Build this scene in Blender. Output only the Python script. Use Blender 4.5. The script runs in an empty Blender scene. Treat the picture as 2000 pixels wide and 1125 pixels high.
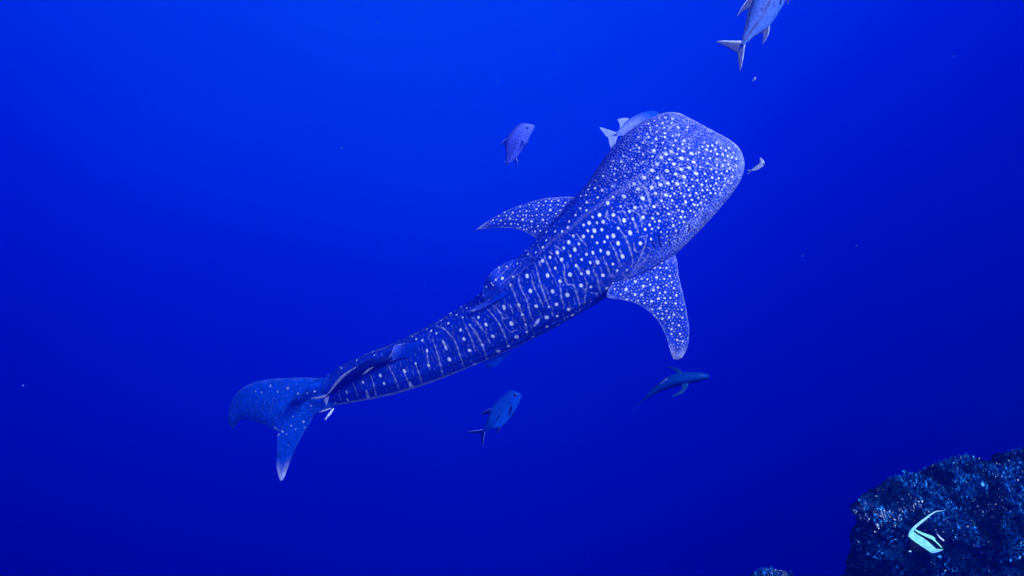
import bpy, math, random
import numpy as np
from mathutils import Vector, noise as mnoise

random.seed(7)
rng = np.random.default_rng(11)
sc = bpy.context.scene
C = sc.collection

# ------------------------------------------------------------------ camera
PITCH = math.radians(40.0)              # looking down into the water
FPX = 1570.0                            # focal length in pixels of a 2000 px wide frame
FWD = np.array([0.0, math.cos(PITCH), -math.sin(PITCH)])
UP = np.array([0.0, math.sin(PITCH), math.cos(PITCH)])
RIGHT = np.array([1.0, 0.0, 0.0])
cam_d = bpy.data.cameras.new('camera')
cam_d.sensor_width = 36.0
cam_d.lens = 36.0 * FPX / 2000.0
cam_d.clip_start = 0.05
cam_d.clip_end = 2000.0
cam = bpy.data.objects.new('camera', cam_d)
cam.rotation_euler = (math.pi / 2 - PITCH, 0, 0)
C.objects.link(cam)
sc.camera = cam

# ------------------------------------------------------------------ world, sun, exposure
SUN_EL, SUN_AZ = math.radians(56), math.radians(126)      # azimuth clockwise from +Y
world = bpy.data.worlds.new('World')
sc.world = world
world.use_nodes = True
wn, wl = world.node_tree.nodes, world.node_tree.links
wn.clear()
sky = wn.new('ShaderNodeTexSky')
sky.sky_type = 'NISHITA'
sky.sun_disc = False
sky.sun_elevation = SUN_EL
sky.sun_rotation = SUN_AZ
bg = wn.new('ShaderNodeBackground')
bg.inputs['Strength'].default_value = 0.12
wo = wn.new('ShaderNodeOutputWorld')
wl.new(sky.outputs[0], bg.inputs[0])
wl.new(bg.outputs[0], wo.inputs[0])

sun_d = bpy.data.lights.new('sun', 'SUN')
sun_d.energy = 5.0
sun_d.angle = math.radians(14)          # scattered wide by the rippled sea surface
sun_d.color = (1.0, 0.97, 0.92)
sun = bpy.data.objects.new('sun', sun_d)
sd = Vector((math.cos(SUN_EL) * math.sin(SUN_AZ), math.cos(SUN_EL) * math.cos(SUN_AZ), math.sin(SUN_EL)))
sun.rotation_euler = sd.to_track_quat('Z', 'Y').to_euler()
C.objects.link(sun)

sc.view_settings.view_transform = 'Standard'
sc.view_settings.look = 'None'
sc.view_settings.exposure = 0.9
sc.view_settings.gamma = 1.0
sc.view_settings.use_curve_mapping = False
cy = sc.cycles
cy.use_denoising = True
cy.max_bounces = 6
cy.diffuse_bounces = 2
cy.transparent_max_bounces = 8
cy.volume_bounces = 1
cy.sample_clamp_indirect = 4.0

# ------------------------------------------------------------------ helpers
def P(px, py, d):
    """world point that stands at depth d (metres along the view) under photo pixel px,py"""
    px, py, d = np.asarray(px, float), np.asarray(py, float), np.asarray(d, float)
    v = FWD + ((px - 1000.0) / FPX)[..., None] * RIGHT - ((py - 562.5) / FPX)[..., None] * UP
    return d[..., None] * v

def proj(V):
    z = V @ FWD
    return 1000.0 + FPX * (V @ RIGHT) / z, 562.5 - FPX * (V @ UP) / z, z

def P3(pts):
    a = np.array(pts, float)
    return P(a[:, 0], a[:, 1], a[:, 2])

def unit(v):
    v = np.asarray(v, float)
    return v / np.maximum(np.linalg.norm(v, axis=-1, keepdims=True), 1e-9)

def crom(pts, n):
    """Catmull-Rom through pts (k,m) resampled to n points along chord length"""
    p = np.asarray(pts, float)
    k = len(p)
    L = np.concatenate([[0], np.cumsum(np.maximum(np.linalg.norm(np.diff(p[:, :3], axis=0), axis=1), 1e-6))])
    m = np.zeros_like(p)
    for i in range(k):
        a, b = max(i - 1, 0), min(i + 1, k - 1)
        m[i] = (p[b] - p[a]) / (L[b] - L[a])
    t = np.linspace(0, L[-1], n)
    j = np.clip(np.searchsorted(L, t, side='right') - 1, 0, k - 2)
    h = (L[j + 1] - L[j])[:, None]
    u = ((t - L[j]) / h[:, 0])[:, None]
    u2, u3 = u * u, u * u * u
    return (2*u3 - 3*u2 + 1)*p[j] + (u3 - 2*u2 + u)*h*m[j] + (-2*u3 + 3*u2)*p[j+1] + (u3 - u2)*h*m[j+1]

def mesh_obj(name, V, F, mat, parent=None, origin=None, col=None, smooth=True):
    V = np.asarray(V, float)
    if parent is not None:
        o_at = np.array(ORIG[parent.name])
        loc = (0, 0, 0)
    else:
        o_at = np.zeros(3) if origin is None else np.asarray(origin, float)
        loc = tuple(o_at)
    me = bpy.data.meshes.new(name)
    F = np.asarray(F)
    me.vertices.add(len(V))
    me.vertices.foreach_set('co', (V - o_at).astype(np.float32).ravel())
    nf, k = F.shape
    me.loops.add(nf * k)
    me.loops.foreach_set('vertex_index', F.astype(np.int32).ravel())
    me.polygons.add(nf)
    me.polygons.foreach_set('loop_start', np.arange(0, nf * k, k, dtype=np.int32))
    me.update(calc_edges=True)
    me.validate()
    if smooth:
        me.polygons.foreach_set('use_smooth', np.ones(len(me.polygons), dtype=bool))
    if col is not None:
        ca = me.color_attributes.new('skin', 'FLOAT_COLOR', 'POINT')
        c = np.ones((len(V), 4), np.float32)
        c[:, :3] = col
        ca.data.foreach_set('color', c.ravel())
    me.materials.append(mat)
    o = bpy.data.objects.new(name, me)
    o.location = loc
    C.objects.link(o)
    if parent is not None:
        o.parent = parent
    return o

ORIG = {}
def thing(name, label, cat, at, group=None):
    o = bpy.data.objects.new(name, None)
    o.empty_display_size = 0.1
    o.location = tuple(at)
    C.objects.link(o)
    o['label'] = label
    o['category'] = cat
    if group:
        o['group'] = group
    ORIG[o.name] = tuple(at)
    return o

def tube_faces(rows, cols, cap=True):
    """quads of a closed-section tube: rows rings of cols vertices"""
    i = np.arange(rows - 1)[:, None] * cols
    j = np.arange(cols)[None, :]
    j2 = (j + 1) % cols
    f = np.stack([i + j, i + j2, i + cols + j2, i + cols + j], -1).reshape(-1, 4)
    return f

def grid_noise(V, scale, octs=3, seed=0.0):
    return np.array([mnoise.fractal(Vector((v[0]*scale + seed, v[1]*scale - seed, v[2]*scale + 2*seed)), 1.0, 2.0, octs) for v in V])

def sstep(a, b, x):
    t = np.clip((x - a) / (b - a), 0, 1)
    return t * t * (3 - 2 * t)

# ------------------------------------------------------------------ materials
def new_mat(name):
    m = bpy.data.materials.new(name)
    m.use_nodes = True
    nt = m.node_tree
    return m, nt, nt.nodes['Principled BSDF'], nt.nodes['Material Output']

def skin_mat(name, rough=0.5, scale=40.0, bump=0.15, mottle=0.35, spec=0.3):
    """colour from the animal's painted markings, broken by fine procedural mottling"""
    m, nt, b, out = new_mat(name)
    at = nt.nodes.new('ShaderNodeAttribute'); at.attribute_name = 'skin'
    tc = nt.nodes.new('ShaderNodeTexCoord')
    nz = nt.nodes.new('ShaderNodeTexNoise'); nz.inputs['Scale'].default_value = scale; nz.inputs['Detail'].default_value = 5
    nt.links.new(tc.outputs['Object'], nz.inputs['Vector'])
    mr = nt.nodes.new('ShaderNodeMapRange')
    mr.inputs['From Min'].default_value = 0.3; mr.inputs['From Max'].default_value = 0.7
    mr.inputs['To Min'].default_value = 1 - mottle; mr.inputs['To Max'].default_value = 1 + mottle * 0.6
    nt.links.new(nz.outputs[0], mr.inputs['Value'])
    mx = nt.nodes.new('ShaderNodeVectorMath'); mx.operation = 'SCALE'
    nt.links.new(at.outputs['Color'], mx.inputs[0]); nt.links.new(mr.outputs[0], mx.inputs['Scale'])
    nt.links.new(mx.outputs[0], b.inputs['Base Color'])
    b.inputs['Roughness'].default_value = rough
    b.inputs['Specular IOR Level'].default_value = spec
    bp = nt.nodes.new('ShaderNodeBump'); bp.inputs['Strength'].default_value = bump; bp.inputs['Distance'].default_value = 0.01
    nt.links.new(nz.outputs[0], bp.inputs['Height']); nt.links.new(bp.outputs[0], b.inputs['Normal'])
    return m

M_SHARK = skin_mat('spotted_shark_skin', 0.6, 14.0, 0.12, 0.30, 0.03)
M_FISH = skin_mat('fish_scales', 0.42, 45.0, 0.2, 0.40, 0.06)
M_IDOL = skin_mat('banded_fish_skin', 0.5, 60.0, 0.05, 0.30, 0.03)

def plain_mat(name, colr, rough=0.5):
    m, nt, b, out = new_mat(name)
    nz = nt.nodes.new('ShaderNodeTexNoise'); nz.inputs['Scale'].default_value = 30
    cr = nt.nodes.new('ShaderNodeMix'); cr.data_type = 'RGBA'
    cr.inputs[6].default_value = (*[c * 0.8 for c in colr], 1); cr.inputs[7].default_value = (*[min(c * 1.15, 1) for c in colr], 1)
    nt.links.new(nz.outputs[0], cr.inputs[0]); nt.links.new(cr.outputs[2], b.inputs['Base Color'])
    b.inputs['Roughness'].default_value = rough
    return m
M_EYE = plain_mat('dark_eye', (0.004, 0.004, 0.006), 0.2)
M_SNOW = plain_mat('drifting_fleck', (0.10, 0.18, 0.42), 0.8)

# ------------------------------------------------------------------ the open water
def build_water():
    m, nt, b, out = new_mat('open_water')
    nt.nodes.remove(b)
    N, L = nt.nodes.new, nt.links.new
    geo = N('ShaderNodeNewGeometry')
    nrm = N('ShaderNodeVectorMath'); nrm.operation = 'NORMALIZE'
    L(geo.outputs['Position'], nrm.inputs[0])
    sep = N('ShaderNodeSeparateXYZ'); L(nrm.outputs[0], sep.inputs[0])
    dot = N('ShaderNodeVectorMath'); dot.operation = 'DOT_PRODUCT'
    dot.inputs[1].default_value = (-0.03, 0.80, 0.60)          # painted glow brightens this way, up and ahead, and dims to the sides
    L(nrm.outputs[0], dot.inputs[0])
    ax = N('ShaderNodeMath'); ax.operation = 'ADD'; ax.inputs[1].default_value = 0.12; L(sep.outputs[0], ax.inputs[0])
    sq = N('ShaderNodeMath'); sq.operation = 'MULTIPLY'; L(ax.outputs[0], sq.inputs[0]); L(ax.outputs[0], sq.inputs[1])
    sq2 = N('ShaderNodeMath'); sq2.operation = 'MULTIPLY'; sq2.inputs[1].default_value = WATER_SIDE; L(sq.outputs[0], sq2.inputs[0])
    tt = N('ShaderNodeMath'); tt.operation = 'SUBTRACT'; L(dot.outputs['Value'], tt.inputs[0]); L(sq2.outputs[0], tt.inputs[1])
    # faint large clouds of suspended matter
    nz = N('ShaderNodeTexNoise'); nz.inputs['Scale'].default_value = 3.0; nz.inputs['Detail'].default_value = 4
    L(nrm.outputs[0], nz.inputs['Vector'])
    nm = N('ShaderNodeMapRange'); nm.inputs['To Min'].default_value = -0.06; nm.inputs['To Max'].default_value = 0.06
    L(nz.outputs[0], nm.inputs['Value'])
    t2 = N('ShaderNodeMath'); t2.operation = 'ADD'; L(tt.outputs[0], t2.inputs[0]); L(nm.outputs[0], t2.inputs[1])
    mr = N('ShaderNodeMapRange'); mr.inputs['From Min'].default_value = -1.0; mr.inputs['From Max'].default_value = 1.0
    L(t2.outputs[0], mr.inputs['Value'])
    cr = N('ShaderNodeValToRGB'); L(mr.outputs[0], cr.inputs[0])
    els = cr.color_ramp.elements
    for e in list(els)[1:]:
        els.remove(e)
    first = True
    for t, c in WATER_RAMP:
        e = els[0] if first else els.new((t + 1) / 2)
        e.position = (t + 1) / 2; e.color = (*c, 1); first = False
    em = N('ShaderNodeEmission'); em.inputs['Strength'].default_value = 1.0
    L(cr.outputs[0], em.inputs[0]); L(em.outputs[0], out.inputs['Surface'])
    # an emissive bowl painting the deep water's scattered light all round, closed above by the sea surface
    R, ZT, rows, cols = 160.0, 14.0, 40, 96
    V = []
    lat0 = math.asin(ZT / R)
    for i in range(rows + 1):
        la = lat0 + (-math.pi / 2 - lat0) * i / rows
        for j in range(cols):
            a = 2 * math.pi * j / cols
            V.append((R * math.cos(la) * math.cos(a), R * math.cos(la) * math.sin(a), R * math.sin(la)))
    o = mesh_obj('water', V, tube_faces(rows + 1, cols), m)
    o['kind'] = 'structure'
    # rippled sea surface, seen from below: lets sun and sky through, filtered by the water
    ms, nt, b, out = new_mat('sea_surface')
    nt.nodes.remove(b)
    tr = nt.nodes.new('ShaderNodeBsdfTransparent'); tr.inputs[0].default_value = (*SEA_FILTER, 1)
    nt.links.new(tr.outputs[0], out.inputs['Surface'])
    n = 60
    xs = np.linspace(-R, R, n)
    X, Y = np.meshgrid(xs, xs, indexing='ij')
    Z = ZT + 0.4 * np.sin(X * 0.21 + 1) * np.cos(Y * 0.17) + 0.25 * np.sin(X * 0.5 + Y * 0.4)
    V = np.stack([X, Y, Z], -1).reshape(-1, 3)
    i, j = np.meshgrid(np.arange(n - 1), np.arange(n - 1), indexing='ij')
    a = (i * n + j).ravel()
    o = mesh_obj('sea_surface', V, np.stack([a, a + n, a + n + 1, a + 1], -1), ms)
    o['kind'] = 'structure'

SEA_FILTER = (0.78, 0.94, 1.0)
WATER_SIDE = 0.95
WATER_RAMP = [(-1.0, (0, 0, 0.010)), (-0.5, (0, 0.0, 0.065)), (-0.2, (0, 0.0003, 0.145)), (0.0, (0, 0.0028, 0.250)),
              (0.2, (0, 0.0100, 0.385)), (0.35, (0, 0.025, 0.49)), (0.5, (0, 0.038, 0.53)), (0.75, (0.0, 0.07, 0.58)), (1.0, (0.02, 0.12, 0.66))]
build_water()

def build_haze():
    m, nt, b, out = new_mat('water_haze')
    nt.nodes.remove(b)
    v = nt.nodes.new('ShaderNodeVolumePrincipled')
    v.inputs['Color'].default_value = (0.0, 0.05, 0.97, 1)
    v.inputs['Density'].default_value = HAZE
    v.inputs['Anisotropy'].default_value = 0.72
    nt.links.new(v.outputs[0], out.inputs['Volume'])
    x0, x1, y0, y1, z0, z1 = -11, 11, -3, 13.5, -11, 1.5
    V = [(x, y, z) for x in (x0, x1) for y in (y0, y1) for z in (z0, z1)]
    F = [(0, 1, 3, 2), (4, 6, 7, 5), (0, 4, 5, 1), (2, 3, 7, 6), (0, 2, 6, 4), (1, 5, 7, 3)]
    o = mesh_obj('haze', V, F, m, smooth=False)
    o['kind'] = 'stuff'
HAZE = 0.05
build_haze()

# ------------------------------------------------------------------ the reef rocks
def rock_mat():
    m, nt, b, out = new_mat('encrusted_rock')
    N, L = nt.nodes.new, nt.links.new
    tc = N('ShaderNodeTexCoord')
    n1 = N('ShaderNodeTexNoise'); n1.inputs['Scale'].default_value = 9; n1.inputs['Detail'].default_value = 8; n1.inputs['Roughness'].default_value = 0.65
    n2 = N('ShaderNodeTexNoise'); n2.inputs['Scale'].default_value = 55; n2.inputs['Detail'].default_value = 5
    vo = N('ShaderNodeTexVoronoi'); vo.inputs['Scale'].default_value = 45
    for n in (n1, n2, vo):
        L(tc.outputs['Object'], n.inputs['Vector'])
    cr = N('ShaderNodeValToRGB'); L(n1.outputs[0], cr.inputs[0])
    cr.color_ramp.elements[0].position = 0.35; cr.color_ramp.elements[0].color = (0.0, 0.004, 0.02, 1)
    cr.color_ramp.elements[1].position = 0.7; cr.color_ramp.elements[1].color = (0.001, 0.02, 0.09, 1)
    c2 = N('ShaderNodeValToRGB'); L(n2.outputs[0], c2.inputs[0])
    c2.color_ramp.elements[0].position = 0.58; c2.color_ramp.elements[0].color = (0, 0, 0, 1)
    c2.color_ramp.elements[1].position = 0.75; c2.color_ramp.elements[1].color = (1, 1, 1, 1)
    mx = N('ShaderNodeMix'); mx.data_type = 'RGBA'
    L(c2.outputs[0], mx.inputs[0]); L(cr.outputs[0], mx.inputs[6]); mx.inputs[7].default_value = (0.004, 0.06, 0.20, 1)
    L(mx.outputs[2], b.inputs['Base Color'])
    b.inputs['Roughness'].default_value = 0.9
    b.inputs['Specular IOR Level'].default_value = 0.0
    bp = N('ShaderNodeBump'); bp.inputs['Strength'].default_value = 0.8; bp.inputs['Distance'].default_value = 0.02
    L(n2.outputs[0], bp.inputs['Height']); L(bp.outputs[0], b.inputs['Normal'])
    return m
M_ROCK = rock_mat()
M_TURF = skin_mat('turf_algae', 0.8, 90.0, 0.1, 0.3, 0.02)

def on_plane(px, py, z):
    v = P(px, py, 1.0)
    return v * (z / v[2])

def build_rock(label, foot_px, ztop, height, n_tuft, amp, seed, nr=260, na=520, rim_specks=None):
    """a block of reef: footprint traced on its top plane, domed top, rounded rim, rough sides"""
    poly = np.array([on_plane(x, y, ztop)[:2] for x, y in foot_px])
    cen = poly.mean(0)
    ang = np.linspace(0, 2 * math.pi, na, endpoint=False)
    rad = np.zeros(na)
    k = len(poly)
    for i, a in enumerate(ang):
        d = np.array([math.cos(a), math.sin(a)])
        for q in range(k):
            p0, p1 = poly[q] - cen, poly[(q + 1) % k] - cen
            e = p1 - p0
            det = d[0] * (-e[1]) + e[0] * d[1]
            if abs(det) < 1e-9:
                continue
            t = (p0[0] * (-e[1]) + e[0] * p0[1]) / det
            s = (d[0] * p0[1] - d[1] * p0[0]) / det
            if t > 0 and -1e-6 <= s <= 1 + 1e-6:
                rad[i] = max(rad[i], t)
    ker = np.exp(-np.linspace(-2, 2, 9) ** 2); ker /= ker.sum()
    rad = np.convolve(np.concatenate([rad[-4:], rad, rad[:4]]), ker, 'valid')
    # profile: (radius factor, drop)
    prof = [(r, -0.02 * r ** 3) for r in np.linspace(0.02, 0.93, int(nr * 0.42))]
    prof += [(0.93 + 0.07 * math.sin(t), -0.02 - 0.06 * (1 - math.cos(t))) for t in np.linspace(0.05, math.pi / 2, int(nr * 0.12))]
    nside = nr - len(prof)
    for t in np.linspace(0, 1, nside + 1)[1:]:
        prof.append((1.0 - 0.05 * math.sin(min(t * 5, 1) * math.pi) - 0.46 * t, -0.08 - height * t ** 1.4))
    prof = np.array(prof)
    rows = len(prof)
    X = cen[0] + prof[:, 0][:, None] * rad[None] * np.cos(ang)[None]
    Y = cen[1] + prof[:, 0][:, None] * rad[None] * np.sin(ang)[None]
    Z = np.repeat((ztop + prof[:, 1])[:, None], na, 1)
    V = np.stack([X, Y, Z], -1)
    du = np.gradient(V, axis=0); dv = np.roll(V, -1, 1) - np.roll(V, 1, 1)
    Nn = unit(np.cross(du, dv)).reshape(-1, 3)
    V = V.reshape(-1, 3)
    out = V - np.array([cen[0], cen[1], ztop - 0.6])
    Nn *= np.sign((Nn * out).sum(1))[:, None]
    d = amp * grid_noise(V, 4.0, 4, seed) + 0.4 * amp * np.abs(grid_noise(V, 16.0, 3, seed + 5)) + 0.12 * amp * grid_noise(V, 55.0, 2, seed + 9)
    V = V + Nn * d[:, None]
    root = thing('reef_rock', label, 'rock', (cen[0], cen[1], ztop - height))
    mesh_obj('rock_body', V, tube_faces(rows, na), M_ROCK, root)
    # turf of short branching algae and painted highlight flecks over the rock
    r2 = np.random.default_rng(int(seed * 10) + 3)
    px, py, dz = proj(V)
    ok = np.where((px > 1380) & (px < 2120) & (py > 850) & (py < 1230) & (Nn @ -FWD > -0.25))[0]
    pick = r2.choice(ok, n_tuft)
    patch = grid_noise(V[pick], 7.0, 3, seed + 20)
    patch2 = grid_noise(V[pick], 5.0, 2, seed + 31)
    TV, TF, TC = [], [], []
    lean = unit(np.array([-0.45, 0.1, 0.9]))
    # each tuft: two or three short tapering blades, the pale ones paint highlights along rim and ledge
    reps = 2
    idx = np.repeat(pick, reps); pt = np.repeat(patch, reps); m = len(idx)
    hv = np.repeat((0.007 + 0.014 * r2.random(n_tuft)) * np.where(patch > 0.08, 1.3, 0.75) * np.where(r2.random(n_tuft) < 0.12, 1.35, 0.9), reps)
    u = np.repeat(r2.random(n_tuft), reps); br = np.repeat(r2.random(n_tuft), reps)
    colr = np.array([0.002, 0.042, 0.22])[None] * (0.25 + 1.0 * br)[:, None]
    mid_ = u < 0.38; colr[mid_] = np.array([0.015, 0.19, 0.55]) * (0.35 + 0.9 * br[mid_])[:, None]
    hi_ = u < 0.035; colr[hi_] = np.array([0.12, 0.34, 0.60]) * (0.5 + 0.8 * br[hi_])[:, None]
    rim = sstep(0.0, 0.25, np.exp(-((V[idx][:, 2] - ztop) / 0.10) ** 2)) * sstep(-0.05, 0.25, patch2[np.repeat(np.arange(n_tuft), reps)])
    led = np.array([on_plane(a, b, ztop) for a, b in ((1674, 984), (1700, 992), (1725, 1003), (1748, 1000), (1768, 990), (1785, 984), (1500, 1113), (1530, 1112))])
    ld = np.min(np.linalg.norm(V[idx][:, None, :2] - led[None, :, :2], axis=2), axis=1)
    pale_ = ((u > 0.965) & (rim > 0.3)) | ((u > 0.70) & (ld < 0.045) & (np.abs(V[idx][:, 2] - ztop) < 0.10)); colr[pale_] = np.array([0.60, 0.66, 0.85]) * (0.5 + 0.5 * br[pale_])[:, None]
    colr *= (0.14 + 1.0 * sstep(-0.30, 0.28, pt))[:, None]
    colr[pale_] /= (0.14 + 1.0 * sstep(-0.30, 0.28, pt[pale_]))[:, None]
    hv[pale_] *= 0.7
    dr = unit(Nn[idx] * 0.7 + lean * 0.8 + r2.normal(0, 0.5, (m, 3)))
    sdv = unit(np.cross(dr, r2.normal(0, 1, (m, 3))))
    w = hv * (0.12 + 0.14 * r2.random(m)); w[pale_] *= 1.9
    bb = V[idx] - Nn[idx] * 0.004 + r2.normal(0, 0.004, (m, 3))
    md = bb + dr * (hv * 0.5)[:, None]
    tip = bb + dr * hv[:, None] + lean * (hv * 0.15)[:, None]
    upv = np.cross(dr, sdv) * (w * 0.8)[:, None]
    sw = sdv * w[:, None]
    TV = np.stack([bb - sw * .6, bb + sw * .6, md + sw, md + upv, md - sw, tip], 1).reshape(-1, 3)
    base = (np.arange(m) * 6)[:, None, None]
    TF = (base + np.array([(0, 1, 3), (1, 2, 3), (0, 3, 4), (2, 5, 3), (4, 3, 5)])[None]).reshape(-1, 3)
    TC = [np.stack([colr * .8, colr * .8, colr, colr, colr, colr * 1.25], 1).reshape(-1, 3)]
    o = mesh_obj('algae_turf', TV, TF, M_TURF, root, col=np.concatenate(TC), smooth=False)
    o['kind'] = 'stuff'
    return root, V, Nn

ROCK_Z = -3.55
build_rock('large dark reef rock covered in algae turf, beneath the black and white banded fish',
           [(1668, 966), (1700, 950), (1760, 930), (1802, 904), (1900, 895), (2000, 883), (2300, 872), (2420, 930), (2420, 1030),
            (2050, 1060), (1900, 1040), (1790, 1015), (1710, 1000), (1676, 985)], ROCK_Z, 2.2, 62000, 0.062, 1.7)
build_rock('small low reef rock just left of the large algae covered one',
           [(1455, 1124), (1475, 1112), (1510, 1109), (1545, 1113), (1566, 1130), (1556, 1150), (1510, 1158), (1465, 1146)],
           -4.15, 1.6, 3200, 0.02, 4.2, 90, 160)

# ------------------------------------------------------------------ fins: a thin aerofoil between two edges
def fin_mesh(lead, trail, nu=24, nv=40, thick=0.03, tip=0.15, bow=0.0):
    A = crom(lead, nv); B = crom(trail, nv)
    u = np.linspace(0, 1, nu)
    S = A[:, None] * (1 - u)[None, :, None] + B[:, None] * u[None, :, None]
    dv = np.gradient(S, axis=0); du = np.gradient(S, axis=1)
    Nn = unit(np.cross(dv, du))
    k = max(nv - max(nv // 8, 2), 1)
    Nn[k:] = Nn[k - 1][None]
    v = np.linspace(0, 1, nv)
    th = thick * (1 - (1 - tip) * v)[:, None] * (np.sqrt(u) * (1 - u) * 2.2 + 0.05)[None]
    if bow:
        S = S + Nn * (bow * np.sin(np.pi * u)[None] * (1 - 0.5 * v)[:, None])[..., None]
    top = S + Nn * th[..., None] / 2; bot = S - Nn * th[..., None] / 2
    loop = np.concatenate([top, bot[:, ::-1]], 1)
    V = loop.reshape(-1, 3)
    cols = 2 * nu
    F = tube_faces(nv, cols)
    # close the tip and the root
    caps = []
    for r in (0, nv - 1):
        for a in range(nu - 1):
            q = (r * cols + a, r * cols + a + 1, r * cols + cols - 2 - a, r * cols + cols - 1 - a)
            caps.append(q if r == nv - 1 else q[::-1])
    F = np.concatenate([F, np.array(caps)])
    uu = np.concatenate([u, u[::-1]])
    U = np.repeat(uu[None], nv, 0).ravel(); W = np.repeat(v[:, None], cols, 1).ravel()
    return V, F, U, W

# ------------------------------------------------------------------ whale shark
# stations from snout to tail: left and right edge in photo pixels, depth, height/width ratio, ridge offset
ST = [(1352, 233, 1408, 263, 8.42, 0.10, 0.05), (1335, 224, 1428, 275, 8.42, 0.22, 0.08), (1318, 220, 1441, 288, 8.43, 0.32, 0.10),
      (1300, 221, 1448, 303, 8.45, 0.42, 0.13), (1278, 229, 1450, 322, 8.48, 0.50, 0.17), (1250, 243, 1443, 347, 8.52, 0.58, 0.22),
      (1220, 266, 1425, 374, 8.55, 0.64, 0.28), (1188, 303, 1394, 412, 8.60, 0.69, 0.35), (1148, 362, 1350, 460, 8.65, 0.74, 0.43),
      (1108, 408, 1300, 509, 8.70, 0.80, 0.50), (1065, 455, 1243, 549, 8.78, 0.85, 0.57), (1020, 500, 1187, 581, 8.88, 0.88, 0.64),
      (971, 550, 1122, 621, 9.00, 0.90, 0.71), (930, 585, 1062, 655, 9.15, 0.92, 0.76), (880, 615, 992, 690, 9.32, 0.93, 0.81),
      (829, 643, 918, 723, 9.52, 0.93, 0.86), (770, 670, 842, 754, 9.76, 0.92, 0.90), (715, 692, 772, 776, 10.0, 0.88, 0.92),
      (672, 711, 702, 789, 10.25, 0.95, 0.93), (640, 733, 652, 797, 10.48, 1.7, 0.94), (620, 742, 628, 800, 10.6, 3.6, 0.95),
      (600, 748, 602, 806, 10.7, 8.0, 0.95), (582, 757, 580, 812, 10.8, 18.0, 0.95), (570, 776, 570, 796, 10.83, 20.0, 0.95), (566, 785, 566, 787, 10.84, 20.0, 0.95)]
S_COLS = np.array([[a, b, c, d, e, f, g] for a, b, c, d, e, f, g in ST], float)

def shark_body():
    mid = np.stack([(S_COLS[:, 0] + S_COLS[:, 2]) / 2, (S_COLS[:, 1] + S_COLS[:, 3]) / 2], 1)
    full = np.concatenate([mid, np.zeros((len(mid), 1)), S_COLS], 1)
    nr, na = 760, 400
    R = crom(full, nr)[:, 3:]
    Lp, Rp, dep, rat, rho = R[:, 0:2], R[:, 2:4], R[:, 4], R[:, 5], np.clip(R[:, 6], 0, 0.95)
    cx, cyy = (Lp[:, 0] + Rp[:, 0]) / 2, (Lp[:, 1] + Rp[:, 1]) / 2
    cen = P(cx, cyy, dep)
    half = np.linalg.norm(Lp - Rp, axis=1) / 2 * dep / FPX
    ld = Lp - Rp
    lat = unit(ld[:, 0:1] * RIGHT - ld[:, 1:2] * UP)
    view = unit(-cen)
    vis = unit(view - (view * lat).sum(1, keepdims=True) * lat)
    s2 = rho ** 2 / (rat ** 2 * (1 - rho ** 2) + rho ** 2)
    s = np.sqrt(s2); c = np.sqrt(1 - s2)
    w = half / np.sqrt(c ** 2 + (rat * s) ** 2)
    h = w * rat
    D = vis * c[:, None] + lat * s[:, None]
    Rt = -(lat * c[:, None] - vis * s[:, None])          # towards the shark's right flank
    th = np.linspace(-math.pi, math.pi, na, endpoint=False)
    fr = np.linspace(0, 1, nr)
    back = sstep(0.22, 0.34, fr)
    bump = np.zeros((nr, na))
    g = lambda a, wd: np.exp(-((th - a) / wd) ** 2)[None]
    bump += (0.035 * back * (1 - 0.6 * sstep(0.55, 0.75, fr)))[:, None] * g(0, 0.10)
    for sg in (-1, 1):
        bump += (0.030 * back * (1 - sstep(0.8, 0.95, fr)))[:, None] * g(sg * 0.62, 0.09)
        bump += (0.026 * back)[:, None] * g(sg * 1.52, 0.10)
        bump += (0.05 * sstep(0.62, 0.8, fr) * (1 - sstep(0.92, 1, fr)))[:, None] * g(sg * 1.62, 0.16)
        bump -= (0.020 * back * (1 - sstep(0.8, 0.9, fr)))[:, None] * g(sg * 1.70, 0.06)
    e = 0.88
    sx = np.sign(np.sin(th)) * np.abs(np.sin(th)) ** e; cz = np.sign(np.cos(th)) * np.abs(np.cos(th)) ** e
    cz = np.where(cz < 0, cz * 0.8, cz)
    rr = 1 + bump
    V = cen[:, None] + (w[:, None] * sx[None] * rr)[..., None] * Rt[:, None] + (h[:, None] * cz[None] * rr)[..., None] * D[:, None]
    return V, cen, D, Rt, w, h, fr, th

SB, S_CEN, S_D, S_R, S_W, S_H, S_FR, S_TH = shark_body()
NR, NA = SB.shape[:2]

_sx, _sy, _sz = proj(SB.reshape(-1, 3))
def on_body(pts, gap):
    """photo pixels -> points standing gap metres off the near side of the shark's body"""
    out = []
    for k, p in enumerate(pts):
        g = gap[k] if isinstance(gap, (list, tuple)) else gap
        r = 4.0
        while True:
            m = (np.abs(_sx - p[0]) < r) & (np.abs(_sy - p[1]) < r)
            if m.any():
                break
            r *= 1.6
        out.append((p[0], p[1], float(_sz[m].min()) - g))
    return out

def crop(pts, ox, oy, k):
    return [(ox + p[0] / k, oy + p[1] / k) + tuple(p[2:]) for p in pts]

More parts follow.
